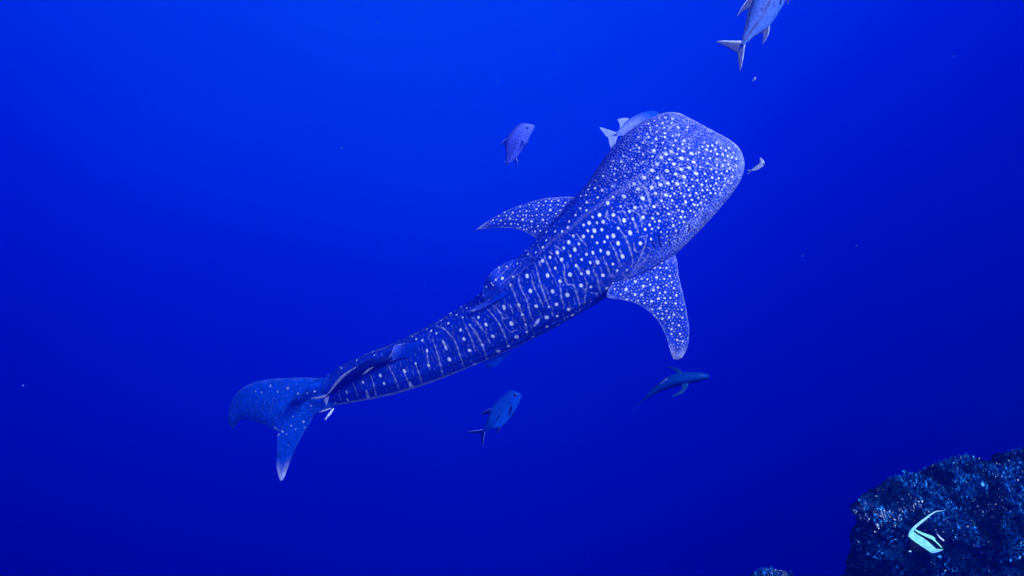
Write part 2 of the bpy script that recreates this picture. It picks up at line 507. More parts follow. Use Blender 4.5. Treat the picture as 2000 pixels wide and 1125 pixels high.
# markings read off the animal, in crops of the photograph (x, y[, radius])
A_ = [(883,567),(1060,582),(1170,578),(1005,605),(961,641),(1254,602),(1152,646),(1078,700),(1010,690),(916,706),(1216,656),(1272,681),(1152,751),(1233,740),(1013,769),(866,767),(797,837),(919,837),(1102,801),(1300,792),(1182,829),(1022,893),(948,905),(1113,898),(867,933),(737,948),(692,897),(902,993),(777,1039),(1007,1005),(600,1023),(437,1079),(513,857),(378,955),(482,914),(340,1028),(235,1075),(172,1010),(222,1003),(262,911),(310,935),(392,820),(497,795),(597,818),(605,724),(670,653),(778,678),(716,706),(640,775),(701,745),(785,610),(745,580),(656,563),(738,546),(778,492),(868,492),(970,490),(713,518),(586,622),(490,672),(571,678),(463,724),(508,744),(873,630),(820,413),(832,442),(733,440),(848,345),(852,371),(915,388),(990,345),(988,400),(970,298),(1060,300),(890,280),(832,307),(1000,250),(940,250),(1068,257),(915,330),(910,457),(992,440),(1098,473),(1132,417),(1168,512),(1122,548),(998,547),(910,522),(1182,470),(1126,347),(1214,345),(1206,372),(1065,425),(1076,520),(1035,653),(1110,600),(1296,605),(1326,588),(1230,545),(1361,645),(1437,645),(1405,697),(1342,730),(1444,752),(1503,713),(1560,722),(1504,652),(1502,600),(1556,607),(1609,625),(1577,664),(1612,707),(1628,742),(1590,567),(1458,520),(1410,524),(1360,532),(1378,490),(1500,490),(1540,545),(1490,560),(1440,575),(1400,565),(1386,800),(1457,835),(1518,840),(1580,845),(1600,775),(1545,792),(1495,778),(1316,860),(1394,870),(1352,905),(1440,912),(1490,890),(1255,850),(1270,918),(1203,915),(1175,885),(1075,873),(1137,938),(1060,937),(1152,985),(1228,958),(1087,990),(1045,1017),(1238,1008),(1298,985),(1360,962),(1410,955),(1465,940),(1520,940),(1573,905),(1062,1057),(1180,1020),(1320,1035),(1255,1050),(1200,1075),(1285,1100),(1345,1085),(1395,1050),(1440,985),(1485,985),(1530,985),(1550,950),(1610,870),(1660,760),(1655,820),(1640,890),(1650,640),(1620,545),(1665,590),(1690,650),(1690,720)]
A_BIG = {0,1,2,3,4,5,6,7,9,11,12,13,14,15,16,17,18,19,20,21,22,23,24,25,26,27,28,29,30,31}
C_ = [(1458,300),(1588,298),(1700,123),(1537,180),(1588,122),(1658,213),(1805,230),(1875,137),(1967,30),(1349,375),(1490,370),(1384,315),(1408,453),(1338,453),(1480,445),(1698,355),(1427,378),(1297,510),(1297,397),(1199,510),(1385,512),(1153,563),(1252,585),(1102,620),(1209,637),(1042,667),(968,710),(1167,697),(1088,735),(1277,735),(896,745),(1022,817),(1325,685),(1391,667),(1589,500),(1632,576),(1536,670),(1502,565),(1430,570),(1530,512),(1755,477),(1880,320),(1905,440),(1856,577),(1682,705),(1435,762),(1583,777),(1365,762),(1629,843),(1720,838),(1339,858),(1488,890),(1463,645),(1745,265),(1640,430),(1780,340),(1275,870),(1230,795),
      (1265,236),(1330,175),(1328,257),(1223,300),(1158,366),(1092,460),(1022,458),(933,547),(935,463),(1145,418),(900,613),(830,665),(755,683),(730,640),(1440,128),(1478,55),(1272,110),(1322,105),(1360,15),(1410,38),(1348,47)]
C_BIG = {0,1,2,6,7,9,10,12,15,17,21,24,25,28,30,34,35,36,40,41,43,44,45,51,50}
D_ = [(1045,190,19),(847,197,18),(1266,186,19),(1635,318,18),(1167,250,15),(1372,290,20),(1468,300,15),(1243,380,22),(1095,345,18),(878,340,20),(686,280,12),(720,190,13),(603,220,13),(538,172,10),(490,326,9),(466,402,16),(558,420,16),(370,373,12),(205,495,10),(258,505,9),(100,558,10),(15,625,11),(78,656,12),(195,722,14),(232,810,16),(283,920,20),(88,1013,21),(338,1055,24),(374,598,13),(447,668,17),(513,783,20),(408,868,16),(570,930,26),(625,503,19),(768,480,16),(803,573,15),(692,663,21),(748,793,24),(834,670,12),(845,745,14),(937,488,19),(1042,600,22),(1137,472,18),(1063,497,12),(1255,520,18),(1290,582,18),(1470,445,18),(1143,590,14),(1040,690,15),(1152,672,16),(1040,750,12),(903,790,16),(750,890,13),(455,1000,16),(665,880,16),(287,672,10),(160,575,9),(217,602,9),(657,207,9)]
E_ = [(1479,156,12),(1557,72,10),(1618,102,9),(1500,58,13),(1413,125,13),(1270,215,11),(1310,232,11),(1363,254,11),(1128,287,9),(1163,310,10),(1225,323,12),(1273,425,14),(1287,565,18),(1540,645,25),(1330,725,26),(1440,700,18),(1637,610,16),(1112,770,22),(1050,625,18),(1158,550,10),(1232,770,16),(890,858,20),(847,745,14),(812,670,16),(1008,850,12),(642,731,15),(690,880,12),(485,833,14),(490,903,15),(375,938,15),(770,852,9),(585,517,11),(423,580,10),(437,597,10),(290,642,12),(740,435,10),(755,468,9),(175,822,12),(100,840,12),(12,843,12),(140,962,13),(425,905,8)]
B_FIN = [(425,571,13),(488,517,11),(541,550,11),(487,606,10),(532,608,11),(513,460,11),(557,375),(568,435),(617,426,10),(632,492,10),(645,352),(666,390,9),(697,430),(683,502),(720,480,9),(733,523),(697,543),(748,563,9),(641,558,9),(610,575,10),(690,590,10),(655,597),(685,630),(643,635,10),(598,653,11),(764,613,9),(760,668,9),(694,664,9),(656,699,10),(699,720),(748,744,10),(802,710),(716,760,9),(671,770,10),(671,735),(806,764,8),(783,815,9),(733,842,10),(740,800),(790,873,9),(772,915,9),(808,920,8),(733,875),(568,505),(588,540),(505,648),(548,665),(602,707),(615,748),(640,735),(390,605),(348,570),(440,505),(473,460),(508,428),(530,500),(605,318),(658,306),(685,318),(610,355),(590,395),(655,425),(725,630),(430,638)]
L_FIN = [(975,250,15),(837,243,11),(741,260,10),(706,343,13),(790,363,14),(900,345,14),(853,408,11),(825,460,12),(878,452,10),(796,307),(843,300),(895,297),(950,300),(906,203),(930,165,10),(990,165,9),(1055,160,10),(1122,178,10),(1050,202),(1073,253,9),(1128,250,10),(1100,210),(975,205),(860,180),(860,210),(770,200),(680,222),(678,263),(655,307),(607,275,11),(580,335,12),(545,303),(490,352,11),(530,385),(590,385,10),(657,390,9),(720,405),(790,417),(470,310),(415,350),(530,275),(645,345),(740,300),(710,300),(1030,285),(1048,305),(1045,330),(937,380),(955,420),(715,440),(745,440),(680,420)]
G_ = [(143,190,24),(257,93,18),(395,25,17),(420,92,20),(303,187,17),(350,213,16),(200,302,20),(122,372,21),(225,412,19),(150,425,15),(72,477,20),(102,537,18),(210,527,18),(88,697,20),(372,303,20),(432,382,18),(440,482,21),(485,562,20),(483,410,12),(525,250,19),(593,267,19),(500,183,19),(562,350,18),(627,353,16),(612,432,19),(662,487,16),(537,443,14),(635,115,20),(733,80,18),(705,15,18),(757,147,17),(836,58,19),(828,160,19),(880,127,15),(925,30,17),(717,248,20),(773,270,17),(790,322,17),(848,237,15),(905,213,14),(883,298,13),(935,155,13),(347,590,15),(253,583,14),(345,660,14),(325,755,16),(455,728,13),(592,660,12),(645,560,12),(565,560,12),(540,510,12)]
G_FIN = [(240,875,18),(303,897,15),(120,895,20),(172,880,18),(210,978,20),(135,975,18),(255,1068,20),(88,1072,18),(15,1025,18)]
F_TAIL = [(665,362,9),(736,360,10),(798,343,10),(578,323,13),(440,300,10),(327,345,9),(372,353,8),(500,348,8),(650,460,11),(768,458,10),(705,590,11),(625,545,8),(607,620,7),(645,650,8),(715,632,8),(573,687,7),(585,775,6),(485,640,14),(540,665,11),(503,690,12)]

LA = [[(715,825),(750,890),(790,930),(825,1000),(840,1060),(850,1110)],[(860,850),(890,890),(912,940)],[(945,780),(975,840),(995,920)],[(640,880),(655,940)],[(860,705),(890,750)],[(1300,705),(1290,760)],[(1125,715),(1145,690)],[(1420,690),(1480,740),(1560,760)],[(1100,310),(1040,350),(1010,400)],[(960,970),(960,1060)]]
LC = [[(1875,0),(1915,50),(1935,110),(1955,190)],[(1895,195),(1935,245)],[(1845,180),(1870,240),(1920,290)],[(1635,265),(1690,265),(1720,310)],[(1530,250),(1525,310),(1555,360)],[(1640,310),(1670,395)],[(1780,250),(1850,310),(1870,420)],[(1770,320),(1810,400),(1835,475)],[(1640,425),(1690,490),(1730,570),(1760,660),(1780,740),(1770,810)],[(1785,570),(1805,650),(1845,660)],[(1855,510),(1900,510)],[(1920,500),(1895,600),(1860,700),(1790,830)],[(1555,565),(1605,650),(1640,740),(1675,805)],[(1490,710),(1530,800),(1560,880),(1605,910)],[(1650,630),(1675,690)],[(1395,830),(1430,900),(1450,1010),(1485,1090)],[(1225,480),(1280,545),(1330,600)],[(1225,780),(1255,830),(1275,870)],[(1310,915),(1330,960),(1320,1040),(1315,1110)],[(1030,600),(1090,650)],[(960,650),(1000,690)],[(860,740),(885,810)],[(825,770),(850,860),(880,980),(920,1080)],[(915,690),(950,790),(1000,900)],[(670,830),(670,960),(700,1040),(740,1120)],[(790,900),(810,990),(860,1090)],[(590,1000),(640,1100)],[(1050,700),(1110,800),(1110,900),(1140,975),(1200,985),(1230,1070),(1250,1120)],[(720,745),(730,790)]]
LD = [[(1025,400),(1060,490)],[(985,300),(1025,400)],[(800,340),(850,450),(870,540),(895,615)],[(725,385),(765,475),(800,570),(835,670),(855,780)],[(950,370),(990,460)],[(1300,280),(1330,370),(1360,470),(1365,545)],[(1165,250),(1175,340),(1190,440),(1215,500)],[(1325,75),(1355,130),(1376,175)],[(1410,400),(1410,480)],[(1465,360),(1520,365),(1535,410)],[(460,520),(540,610),(600,710),(635,800),(665,890)],[(520,480),(590,560),(620,610),(670,600)],[(285,670),(345,755),(405,860),(440,960),(455,1010)],[(100,765),(155,860),(190,970),(225,1060),(240,1110)],[(25,830),(45,890),(60,920)],[(320,600),(440,750)],[(450,780),(490,860)],[(230,660),(300,800),(340,930)],[(680,470),(710,560)],[(1200,570),(1220,630)],[(1085,540),(1105,590)],[(600,290),(630,260),(680,200)],[(970,610),(945,645),(920,680)],[(690,740),(750,720)]]
LE = [[(1320,310),(1360,420),(1400,560),(1430,690)],[(890,560),(950,680),(990,780),(1015,860)],[(1160,560),(1200,670),(1225,770)],[(720,660),(750,760),(770,850)],[(545,740),(580,820),(597,880)],[(1360,180),(1450,220),(1510,290)],[(1690,170),(1750,250),(1800,350),(1840,450)],[(1270,400),(1275,500),(1300,600)],[(1075,452),(1145,440)],[(1050,640),(1100,760)],[(400,780),(425,900)]]
THICK = crop([(1425,330),(1445,370),(1460,410)], 580, 600, 5), crop([(1103,735),(1118,800)], 580, 600, 5), crop([(678,820),(702,895)], 580, 600, 5), crop([(968,610),(945,645),(922,680)], 860, 500, 5)
PALE = [crop([(640,470),(740,435),(850,400),(940,360)], 580, 600, 5), crop([(1100,285),(1180,250)], 580, 600, 5), crop([(1340,170),(1460,95)], 580, 600, 5)]
KEEL = [crop([(560,950),(700,930),(900,900),(1200,800),(1430,730),(1700,630),(2000,480)], 580, 600, 5)]
CREASE = [crop([(690,900),(780,845),(880,770),(1000,680),(1100,610),(1200,540)], 860, 500, 5)]  # flank crease, its shade drawn as a dark line
RIDGE = [crop([(1750,10),(1650,70),(1560,140),(1460,200),(1360,270),(1270,340),(1180,420),(1080,490),(980,560),(900,640),(835,710)], 880, 360, 5), crop([(720,830),(660,880),(560,950),(450,1020),(380,1080)], 1100, 180, 5)]
FOLD = [crop([(650,640),(600,700),(480,850),(330,1000),(240,1110)], 1100, 400, 5*0.0+3.4625)] if False else []
PLEAT = [[(1268,500),(1250,515),(1225,540),(1212,552)], [(1272,488),(1256,512),(1236,530)], [(1262,508),(1240,532),(1218,548)]]  # shading of skin folds by the pectoral root, painted as faint streaks
GILLS = [crop(g, 1260, 380, 8.04) for g in ([(118,765),(130,820),(150,862)], [(208,630),(222,730),(242,835)], [(358,600),(374,710),(388,822)], [(513,575),(520,660),(512,755)], [(684,480),(690,540),(682,605)])]

spots_body = crop([p + ((16.5 if i in A_BIG else 10.6),) for i, p in enumerate(A_)], 1100, 180, 5) + \
             crop([p + ((18 if i in C_BIG else 12.5),) for i, p in enumerate(C_)], 880, 360, 5)
spots_body = [(x, y, r / 5) for x, y, r in spots_body]
spots_body += [(860 + x/5, 500 + y/5, r/5) for x, y, r in D_] + [(580 + x/5, 600 + y/5, r/5) for x, y, r in E_]
spots_body += [(1260 + x/8.04, 380 + y/8.04, r/8.04*0.95) for x, y, r in G_]
lines_body = [crop(l, 1100, 180, 5) for l in LA] + [crop(l, 880, 360, 5) for l in LC] + [crop(l, 860, 500, 5) for l in LD] + [crop(l, 580, 600, 5) for l in LE]
fin3 = lambda pts, ox, oy, k: [(ox + p[0]/k, oy + p[1]/k, (p[2] if len(p) > 2 else 7.5)/k) for p in pts]
spots_rfin = fin3(B_FIN, 1100, 400, 3.4625) + fin3(G_FIN, 1260, 380, 8.04)
spots_lfin = fin3([(p[0], p[1], (p[2] if len(p) > 2 else 8)) for p in L_FIN], 880, 360, 5)
spots_tail = fin3(F_TAIL, 420, 680, 4.09)

class Painter:
    """spreads markings over a surface: each one is a spot of a real radius round a point of that surface"""
    def __init__(self, V, Nn):
        self.V, self.N = V, Nn
        self.px, self.py, self.z = proj(V)
        self.front = (Nn * unit(-V)).sum(1) > 0.03
        self.fi = np.where(self.front)[0]
        self.fx, self.fy = self.px[self.fi], self.py[self.fi]
        self.pat = np.zeros(len(V)); self.dark = np.zeros(len(V))
        cell = 0.12
        self.cell = cell
        q = np.floor((V - V.min(0)) / cell).astype(int)
        self.dim = q.max(0) + 3
        self.key = ((q[:, 0] + 1) * self.dim[1] + q[:, 1] + 1) * self.dim[2] + q[:, 2] + 1
        self.order = np.argsort(self.key, kind='stable')
        self.ks = self.key[self.order]
        self.min = V.min(0)
        self.centres = []
    def at(self, x, y, tol=7.0):
        d = (self.fx - x) ** 2 + (self.fy - y) ** 2
        i = int(np.argmin(d))
        return (self.fi[i] if d[i] < tol * tol else None)
    def near(self, p, r):
        lo = np.floor((p - r - self.min) / self.cell).astype(int) + 1; hi = np.floor((p + r - self.min) / self.cell).astype(int) + 1
        res = []
        for a in range(max(lo[0], 0), min(hi[0], self.dim[0] - 1) + 1):
            for b in range(max(lo[1], 0), min(hi[1], self.dim[1] - 1) + 1):
                k0 = (a * self.dim[1] + b) * self.dim[2]
                s, e = np.searchsorted(self.ks, k0 + max(lo[2], 0)), np.searchsorted(self.ks, k0 + hi[2] + 1)
                if e > s:
                    res.append(self.order[s:e])
        return np.concatenate(res) if res else np.zeros(0, int)
    def dab(self, p, r, val, soft=0.45, n=None, which='pat'):
        i = self.near(p, r * 1.3)
        if len(i) == 0:
            return
        d = np.linalg.norm(self.V[i] - p, axis=1) / r
        if n is not None:
            d = np.where((self.N[i] @ n) > 0.1, d, 9)
        v = val * (1 - sstep(1 - soft, 1 + soft * 0.6, d))
        arr = getattr(self, which)
        arr[i] = np.maximum(arr[i], v)
    def spot(self, x, y, rpx, val, stretch=None):
        i = self.at(x, y)
        if i is None:
            return None
        r = rpx * self.z[i] / FPX
        if stretch is None or r < 0.012:
            self.dab(self.V[i], r, val, n=self.N[i])
        else:
            k = stretch[i] * r * random.uniform(0.1, 0.42)
            self.dab(self.V[i] + k, r * 0.93, val, n=self.N[i]); self.dab(self.V[i] - k, r * 0.93, val, n=self.N[i]); self.dab(self.V[i], r * 0.97, val, n=self.N[i])
        self.centres.append(self.V[i])
        return i
    def line(self, pts, rpx, val, which='pat', taper=True, beads=True, soft=0.45):
        a = np.array([p[:2] for p in pts], float)
        n = max(int(np.sum(np.linalg.norm(np.diff(a, axis=0), axis=1)) / 1.1), 3)
        q = crom(np.concatenate([a, np.zeros((len(a), 1))], 1), n)
        ph = random.random() * 9
        for k, (x, y, _) in enumerate(q):
            i = self.at(x, y)
            if i is None:
                continue
            t = k / (n - 1)
            f = (0.55 + 0.45 * math.sin(math.pi * min(max(t, 0.08), 0.92))) if taper else 1
            bd = (0.8 + 0.35 * math.sin(k * 0.55 + ph)) if beads else 1
            self.dab(self.V[i], rpx * f * self.z[i] / FPX, val * min(1, 0.75 * bd + 0.2), soft, n=self.N[i], which=which)
    def fill(self, idx, spacing, r0, val, count, jitter=0.4, elong=None, run=4):
        """scatter faint freckles where nothing has been set yet"""
        cell = {}
        g = lambda p, s: tuple(np.floor(p / s).astype(int))
        smax = 0.09
        for c in self.centres:
            cell.setdefault(g(c, smax), []).append(c)
        n = 0
        for i in rng.choice(idx, count):
            p = self.V[i]; s = spacing(i)
            k = g(p, smax); ok = True
            for a in (-1, 0, 1):
                for b in (-1, 0, 1):
                    for c in (-1, 0, 1):
                        for o in cell.get((k[0] + a, k[1] + b, k[2] + c), ()):
                            if (o[0]-p[0])**2 + (o[1]-p[1])**2 + (o[2]-p[2])**2 < s * s:
                                ok = False; break
                        if not ok: break
                    if not ok: break
                if not ok: break
            if not ok:
                continue
            cell.setdefault(k, []).append(p)
            v = val(i) * (1 - jitter * rng.random())
            r = r0(i) * (0.75 + 0.5 * rng.random())
            self.dab(p, r, v, 0.6, n=self.N[i])
            if elong is not None:
                dr = elong(i)
                if dr is not None:
                    m = int(rng.integers(1, run + 1))
                    for q in range(1, m):
                        self.dab(p + dr * r * 1.3 * q + rng.normal(0, 0.3 * r, 3), r * 0.85, v * 0.9, 0.6, n=self.N[i])
            n += 1
        return n

SKIN = np.array([0.001, 0.027, 0.32])
SPOT = np.array([0.95, 0.95, 0.95])
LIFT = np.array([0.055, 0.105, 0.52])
TAIL = np.array([0.001, 0.058, 0.40])  # bluer than the skin: water haze painted over the far tail
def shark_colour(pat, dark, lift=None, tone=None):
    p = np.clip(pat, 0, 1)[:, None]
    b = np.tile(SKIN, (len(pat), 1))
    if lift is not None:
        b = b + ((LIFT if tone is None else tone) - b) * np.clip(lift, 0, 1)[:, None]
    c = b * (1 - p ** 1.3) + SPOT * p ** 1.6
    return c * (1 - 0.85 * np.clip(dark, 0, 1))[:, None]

def build_shark():
    root = thing('whale_shark', 'huge white-spotted blue shark with wide flat head, seen from above in open water', 'shark', S_CEN[380])
    V = SB.reshape(-1, 3).copy()
    du = np.gradient(SB, axis=0); dv = np.roll(SB, -1, 1) - np.roll(SB, 1, 1)
    Nn = unit(np.cross(du, dv)).reshape(-1, 3)
    outw = (SB - S_CEN[:, None]).reshape(-1, 3)
    if np.mean((Nn * outw).sum(1)) < 0:
        Nn = -Nn
    # direction the cross bars run: straight round the flank, slanting back a little
    dth = unit(np.roll(SB, -1, 1) - np.roll(SB, 1, 1)).reshape(-1, 3)
    lean = 0.33 * RIGHT - 0.94 * UP
    vw = unit(-V)
    vn = (vw * Nn).sum(1)
    dbar = unit(lean[None] - vw * ((Nn @ lean) / np.where(np.abs(vn) < 0.25, 0.25, vn))[:, None])
    frv = np.repeat(S_FR, NA)
    dbar = np.where(((vn > 0.1) & (frv > 0.22))[:, None], dbar, dth)
    pt = Painter(V, Nn)
    hit = []
    for x, y, r in spots_body:
        i = pt.spot(x, y, r * (1.0 + 0.12 * random.random()), 0.93 + 0.07 * random.random(), dbar)
        if i is not None:
            hit.append((i, r * pt.z[i] / FPX))
    for l in lines_body:
        pt.line(l, 1.8, 0.54)
    for l in THICK:
        pt.line(l, 3.3, 0.85)
    for l in PALE:
        pt.line(l, 1.6, 0.6)
    for l in KEEL:
        pt.line(l, 2.0, 0.28, beads=False)
    for l in RIDGE:
        pt.line(l, 6.0, 0.22, beads=True, soft=0.95)
    for l in PLEAT:
        pt.line(l, 1.1, 0.42)
    # the far flank carries the mirrored marks
    for i, r in hit:
        a, b = divmod(i, NA)
        j = a * NA + (NA - b) % NA
        if not pt.front[j]:
            pt.dab(V[j], r, 0.95, n=Nn[j]); pt.centres.append(V[j])
    fr = np.repeat(S_FR, NA); th = np.tile(S_TH, NR)
    head = 1 - sstep(0.30, 0.42, fr)
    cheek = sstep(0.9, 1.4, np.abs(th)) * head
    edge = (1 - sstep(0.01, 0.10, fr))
    upper = np.where(np.abs(th) < 2.25)[0]
    hidx = upper[fr[upper] < 0.36]
    thin = sstep(0.17, 0.30, fr - 0.05 * cheek)
    pt.fill(hidx, lambda i: 0.0265 - 0.008 * edge[i] - 0.005 * cheek[i] + 0.024 * thin[i], lambda i: 0.0088 - 0.0018 * edge[i],
            lambda i: (0.66 + 0.14 * cheek[i] + 0.08 * edge[i]) * (1 - 0.4 * thin[i]), 60000, 0.42, lambda i: (dth[i] * (1 if rng.random() < .5 else -1)) if rng.random() < 0.30 else None)
    bidx = upper[(fr[upper] >= 0.33) & (fr[upper] < 0.93)]
    pt.fill(bidx, lambda i: 0.052, lambda i: 0.0085, lambda i: 0.42 - 0.14 * float(sstep(0.5, 0.85, fr[i])), 22000, 0.45, lambda i: dbar[i] * (1 if rng.random() < .5 else -1), 11)
    for gl in GILLS:
        pt.line(gl, 1.6, 0.72, which='dark', beads=False, taper=False)
    for l in CREASE:
        pt.line(l, 1.6, 0.65, which='dark', beads=False)
    # gill slits and crease are cut as grooves; the crease's shade is also painted
    V -= Nn * (0.020 * pt.dark)[:, None]
    belly = sstep(0, 1, (np.abs(th) - 2.0 - 0.25 * head) / 0.35)
    pt.pat = np.maximum(pt.pat, 0.9 * belly)
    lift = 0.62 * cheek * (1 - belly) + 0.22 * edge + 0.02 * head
    F = tube_faces(NR, NA)
    n0 = len(V)
    V2 = np.concatenate([V, [SB[0].mean(0), SB[-1].mean(0)]])
    j = np.arange(NA); j2 = (j + 1) % NA
    caps = np.concatenate([np.stack([j2, j, np.full(NA, n0), np.full(NA, n0)], -1), np.stack([(NR-1)*NA + j, (NR-1)*NA + j2, np.full(NA, n0+1), np.full(NA, n0+1)], -1)])
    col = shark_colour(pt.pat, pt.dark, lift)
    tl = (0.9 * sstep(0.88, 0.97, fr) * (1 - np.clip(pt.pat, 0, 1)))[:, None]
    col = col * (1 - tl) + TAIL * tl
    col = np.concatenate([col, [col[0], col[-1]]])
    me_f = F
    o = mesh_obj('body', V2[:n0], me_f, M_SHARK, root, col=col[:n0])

    def fin(name, lead, trail, thick, spots, nu, nv, fill_sp, fill_v, pale_edge, bow=0.0, tipw=0.0, lines=(), tip=0.15, lift0=0.0, darktip=0.0, tone=None, ramp=False, sval=0.95, tipat=0.82):
        Vf, Ff, U, W = fin_mesh(P3(lead), P3(trail), nu, nv, thick, tip, bow)
        A = Vf.reshape(nv, -1, 3)
        d1 = np.gradient(A, axis=0); d2 = np.roll(A, -1, 1) - np.roll(A, 1, 1)
        Nf = unit(np.cross(d1, d2)).reshape(-1, 3)
        c = A.mean(1, keepdims=True)
        if np.mean((Nf * (A - c).reshape(-1, 3)).sum(1)) < 0:
            Nf = -Nf
        q = Painter(Vf, Nf)
        for x, y, r in spots:
            q.spot(x, y, r * 1.0, sval * (0.6 + 0.4 * random.random()) if sval < .8 else sval)
        for l in lines:
            q.line(l, 1.6, 0.3 if tone is None else 0.14, soft=0.9)
        if fill_sp:
            q.fill(np.arange(len(Vf)), lambda i: fill_sp, lambda i: 0.0072, lambda i: fill_v, 9000, 0.45,
                   lambda i: (unit(rng.normal(0, 1, 3))) if rng.random() < 0.4 else None)
        ed = np.minimum(U, 1 - U)
        fr_ = rng.normal(0, 0.05, len(Vf))
        q.pat = np.maximum(q.pat, pale_edge * (1 - sstep(0.0, 0.09, ed + 0.02 * np.sin(W * 60))) + 0)
        if tipw:
            q.pat = np.maximum(q.pat, tipw * sstep(tipat, 0.97, W + 0.03 * np.sin(U * 9)))
        lf = lift0 * (sstep(0.30, 0.85, W) if ramp else np.ones(len(Vf)))
        if ramp:
            q.pat *= sstep(0.3, 0.8, W)
        dk = darktip * sstep(0.86, 0.97, W)
        return mesh_obj(name, Vf, Ff, M_SHARK, root, col=shark_colour(q.pat, dk, lf, tone))
    # left pectoral (sweeps back to the far side), right pectoral (hangs down beside the near flank)
    fin('pectoral_fin', [(1165,395,8.85),(1125,385,8.95),(1090,385,9.02),(1060,388,9.08),(1000,407,9.2),(955,430,9.3),(929,449,9.38)],
        [(1080,485,8.95),(1047,466,9.05),(1037,459,9.1),(1012,448,9.18),(985,445,9.25),(955,446,9.32),(930,449.6,9.38)], 0.10, spots_lfin, 110, 200, 0.030, 0.72, 0.26, 0.015, 0.45, lift0=0.18)
    fin('pectoral_fin', [(1288,470,8.40),(1318,497,8.42),(1326,540,8.45),(1336,583,8.5),(1343,620,8.56),(1346,650,8.62),(1342,680,8.68),(1333,697,8.7),(1324,702,8.72)],
        [(1200,545,8.36),(1185,579,8.38),(1212,585,8.42),(1240,592,8.46),(1265,606,8.5),(1285,627,8.56),(1300,655,8.62),(1310,688,8.68),(1316,702,8.72)], 0.11, spots_rfin, 130, 230, 0.028, 0.80, 0.26, 0.015, 0.40, lift0=0.26)
    # first dorsal: rides the ridge, leans away, its free rear tip trailing
    fin('dorsal_fin', on_body([(1056,501),(1032,503),(1002,508),(976,519),(957,535),(946,553),(941,574)], [-.02, .04, .12, .18, .20, .20, .16]),
        on_body([(1062,506),(1042,512),(1022,528),(1003,545),(987,560),(970,576),(948,590)], -.03), 0.05,
        [(963,557,2.2),(981,544,2.9),(968,547,2),(1003,540,2.4),(960,553,1.8),(990,520,1.8),(1010,515,1.8),(975,522,1.6),(950,560,1.8)], 50, 90, 0.042, 0.42, 0.16, 0.0, 0.0,
        lines=[[(1000,515),(985,530),(965,550)],[(1012,522),(996,540),(978,556)],[(985,518),(970,532)]], lift0=0.12, tip=0.6)
    fin('dorsal_fin_rear_lobe', on_body([(992,566),(966,578),(946,590),(930,600),(919,607)], [-.05, .03, .06, .08, .08]),
        on_body([(996,572),(974,586),(957,595),(940,603),(922,609)], [-.05, .02, .05, .07, .08]), 0.04, [(953,580,3),(972,584,2.6)], 30, 50, 0, 0, 0.25, 0, 0.40, lift0=0.6, ramp=True)
    # second dorsal with its pale rear edge
    fin('second_dorsal_fin', on_body([(822,668),(800,669),(782,672),(772,674),(769,678)], [-.03, .04, .09, .12, .12]),
        on_body([(808,697),(785,699),(765,705),(752,708),(766,690)], [-.03, .03, .07, .10, .12]), 0.05, [], 30, 50, 0, 0, 0.5, 0, 0.35, lift0=0.9, ramp=True)
    fin('anal_fin', [(1000,688,9.45),(985,700,9.5),(972,712,9.55),(960,719,9.6),(954,719,9.62)],
        [(940,705,9.5),(945,711,9.53),(949,715,9.57),(951,718,9.6),(953,719.5,9.62)], 0.04, [], 24, 40, 0, 0, 0.1, 0, 0.0, lift0=0.9, tone=TAIL * 1.6)
    # caudal fin: long upper lobe sweeping left, shorter lower lobe hanging down
    fin('caudal_fin', [(668,716,10.42),(632,737,10.5),(600,737,10.6),(560,738,10.7),(515,742,10.85),(481,753,11.0),(459,772,11.15),(447,800,11.3),(445,825,11.4),(455,837,11.42)],
        [(660,792,10.42),(634,798,10.5),(606,812,10.6),(572,832,10.7),(545,842,10.8),(518,830,10.95),(497,824,11.1),(478,820,11.25),(464,826,11.38),(457,837,11.42)], 0.10, spots_tail, 80, 160, 0.055, 0.26, 0.10, 0.03, 0.0,
        lines=[crop(l, 420, 680, 4.09) for l in ([(475,400),(440,520)], [(690,400),(700,450)], [(560,440),(540,520)], [(400,420),(370,500)], [(620,420),(600,500)], [(330,430),(290,540)])], lift0=0.9, darktip=0.8, tone=TAIL, sval=0.62)
    fin('caudal_fin_lower_lobe', [(655,792,10.47),(631,797,10.55),(613,812,10.62),(605,827,10.66),(591,850,10.72),(574,882,10.8),(564,910,10.86),(554,935,10.92),(550,939,10.93)],
        [(575,800,10.68),(556,825,10.72),(545,845,10.76),(541,855,10.78),(542,870,10.8),(541,890,10.84),(540,910,10.88),(543,926,10.91),(547,938.5,10.93)], 0.08, spots_tail, 60, 120, 0.055, 0.26, 0.10, 0.0, 0.62, lift0=0.9, tone=TAIL, sval=0.62, tipat=0.70)
    return root
SHARK = build_shark()

# ------------------------------------------------------------------ smaller fish
def loft_fish(xs, top, bot, wid, n=200, na=40, e=1.0):
    """local fish body: x from snout 0 to tail 1, y dorsal, z lateral"""
    xq = np.linspace(0, 1, n) ** 1.15
    f = lambda v: np.interp(xq, np.linspace(0, 1, 400), crom(np.stack([xs, v, np.zeros(len(xs))], 1), 400)[:, 1] if False else np.interp(np.linspace(0, 1, 400), *smooth1(xs, v)))
    t, b, w = f(top), f(bot), f(wid)
    a = np.linspace(0, 2 * math.pi, na, endpoint=False)
    cy_ = (t + b) / 2; hh = np.maximum((t - b) / 2, 1e-4)
    Y = cy_[:, None] + hh[:, None] * np.cos(a)[None]
    Z = w[:, None] * (np.sign(np.sin(a)) * np.abs(np.sin(a)) ** e)[None]
    X = np.repeat(xq[:, None], na, 1)
    return np.stack([X, Y, Z], -1), a

def smooth1(x, v):
    q = crom(np.stack([x, v], 1), 300)
    return q[:, 0], q[:, 1]

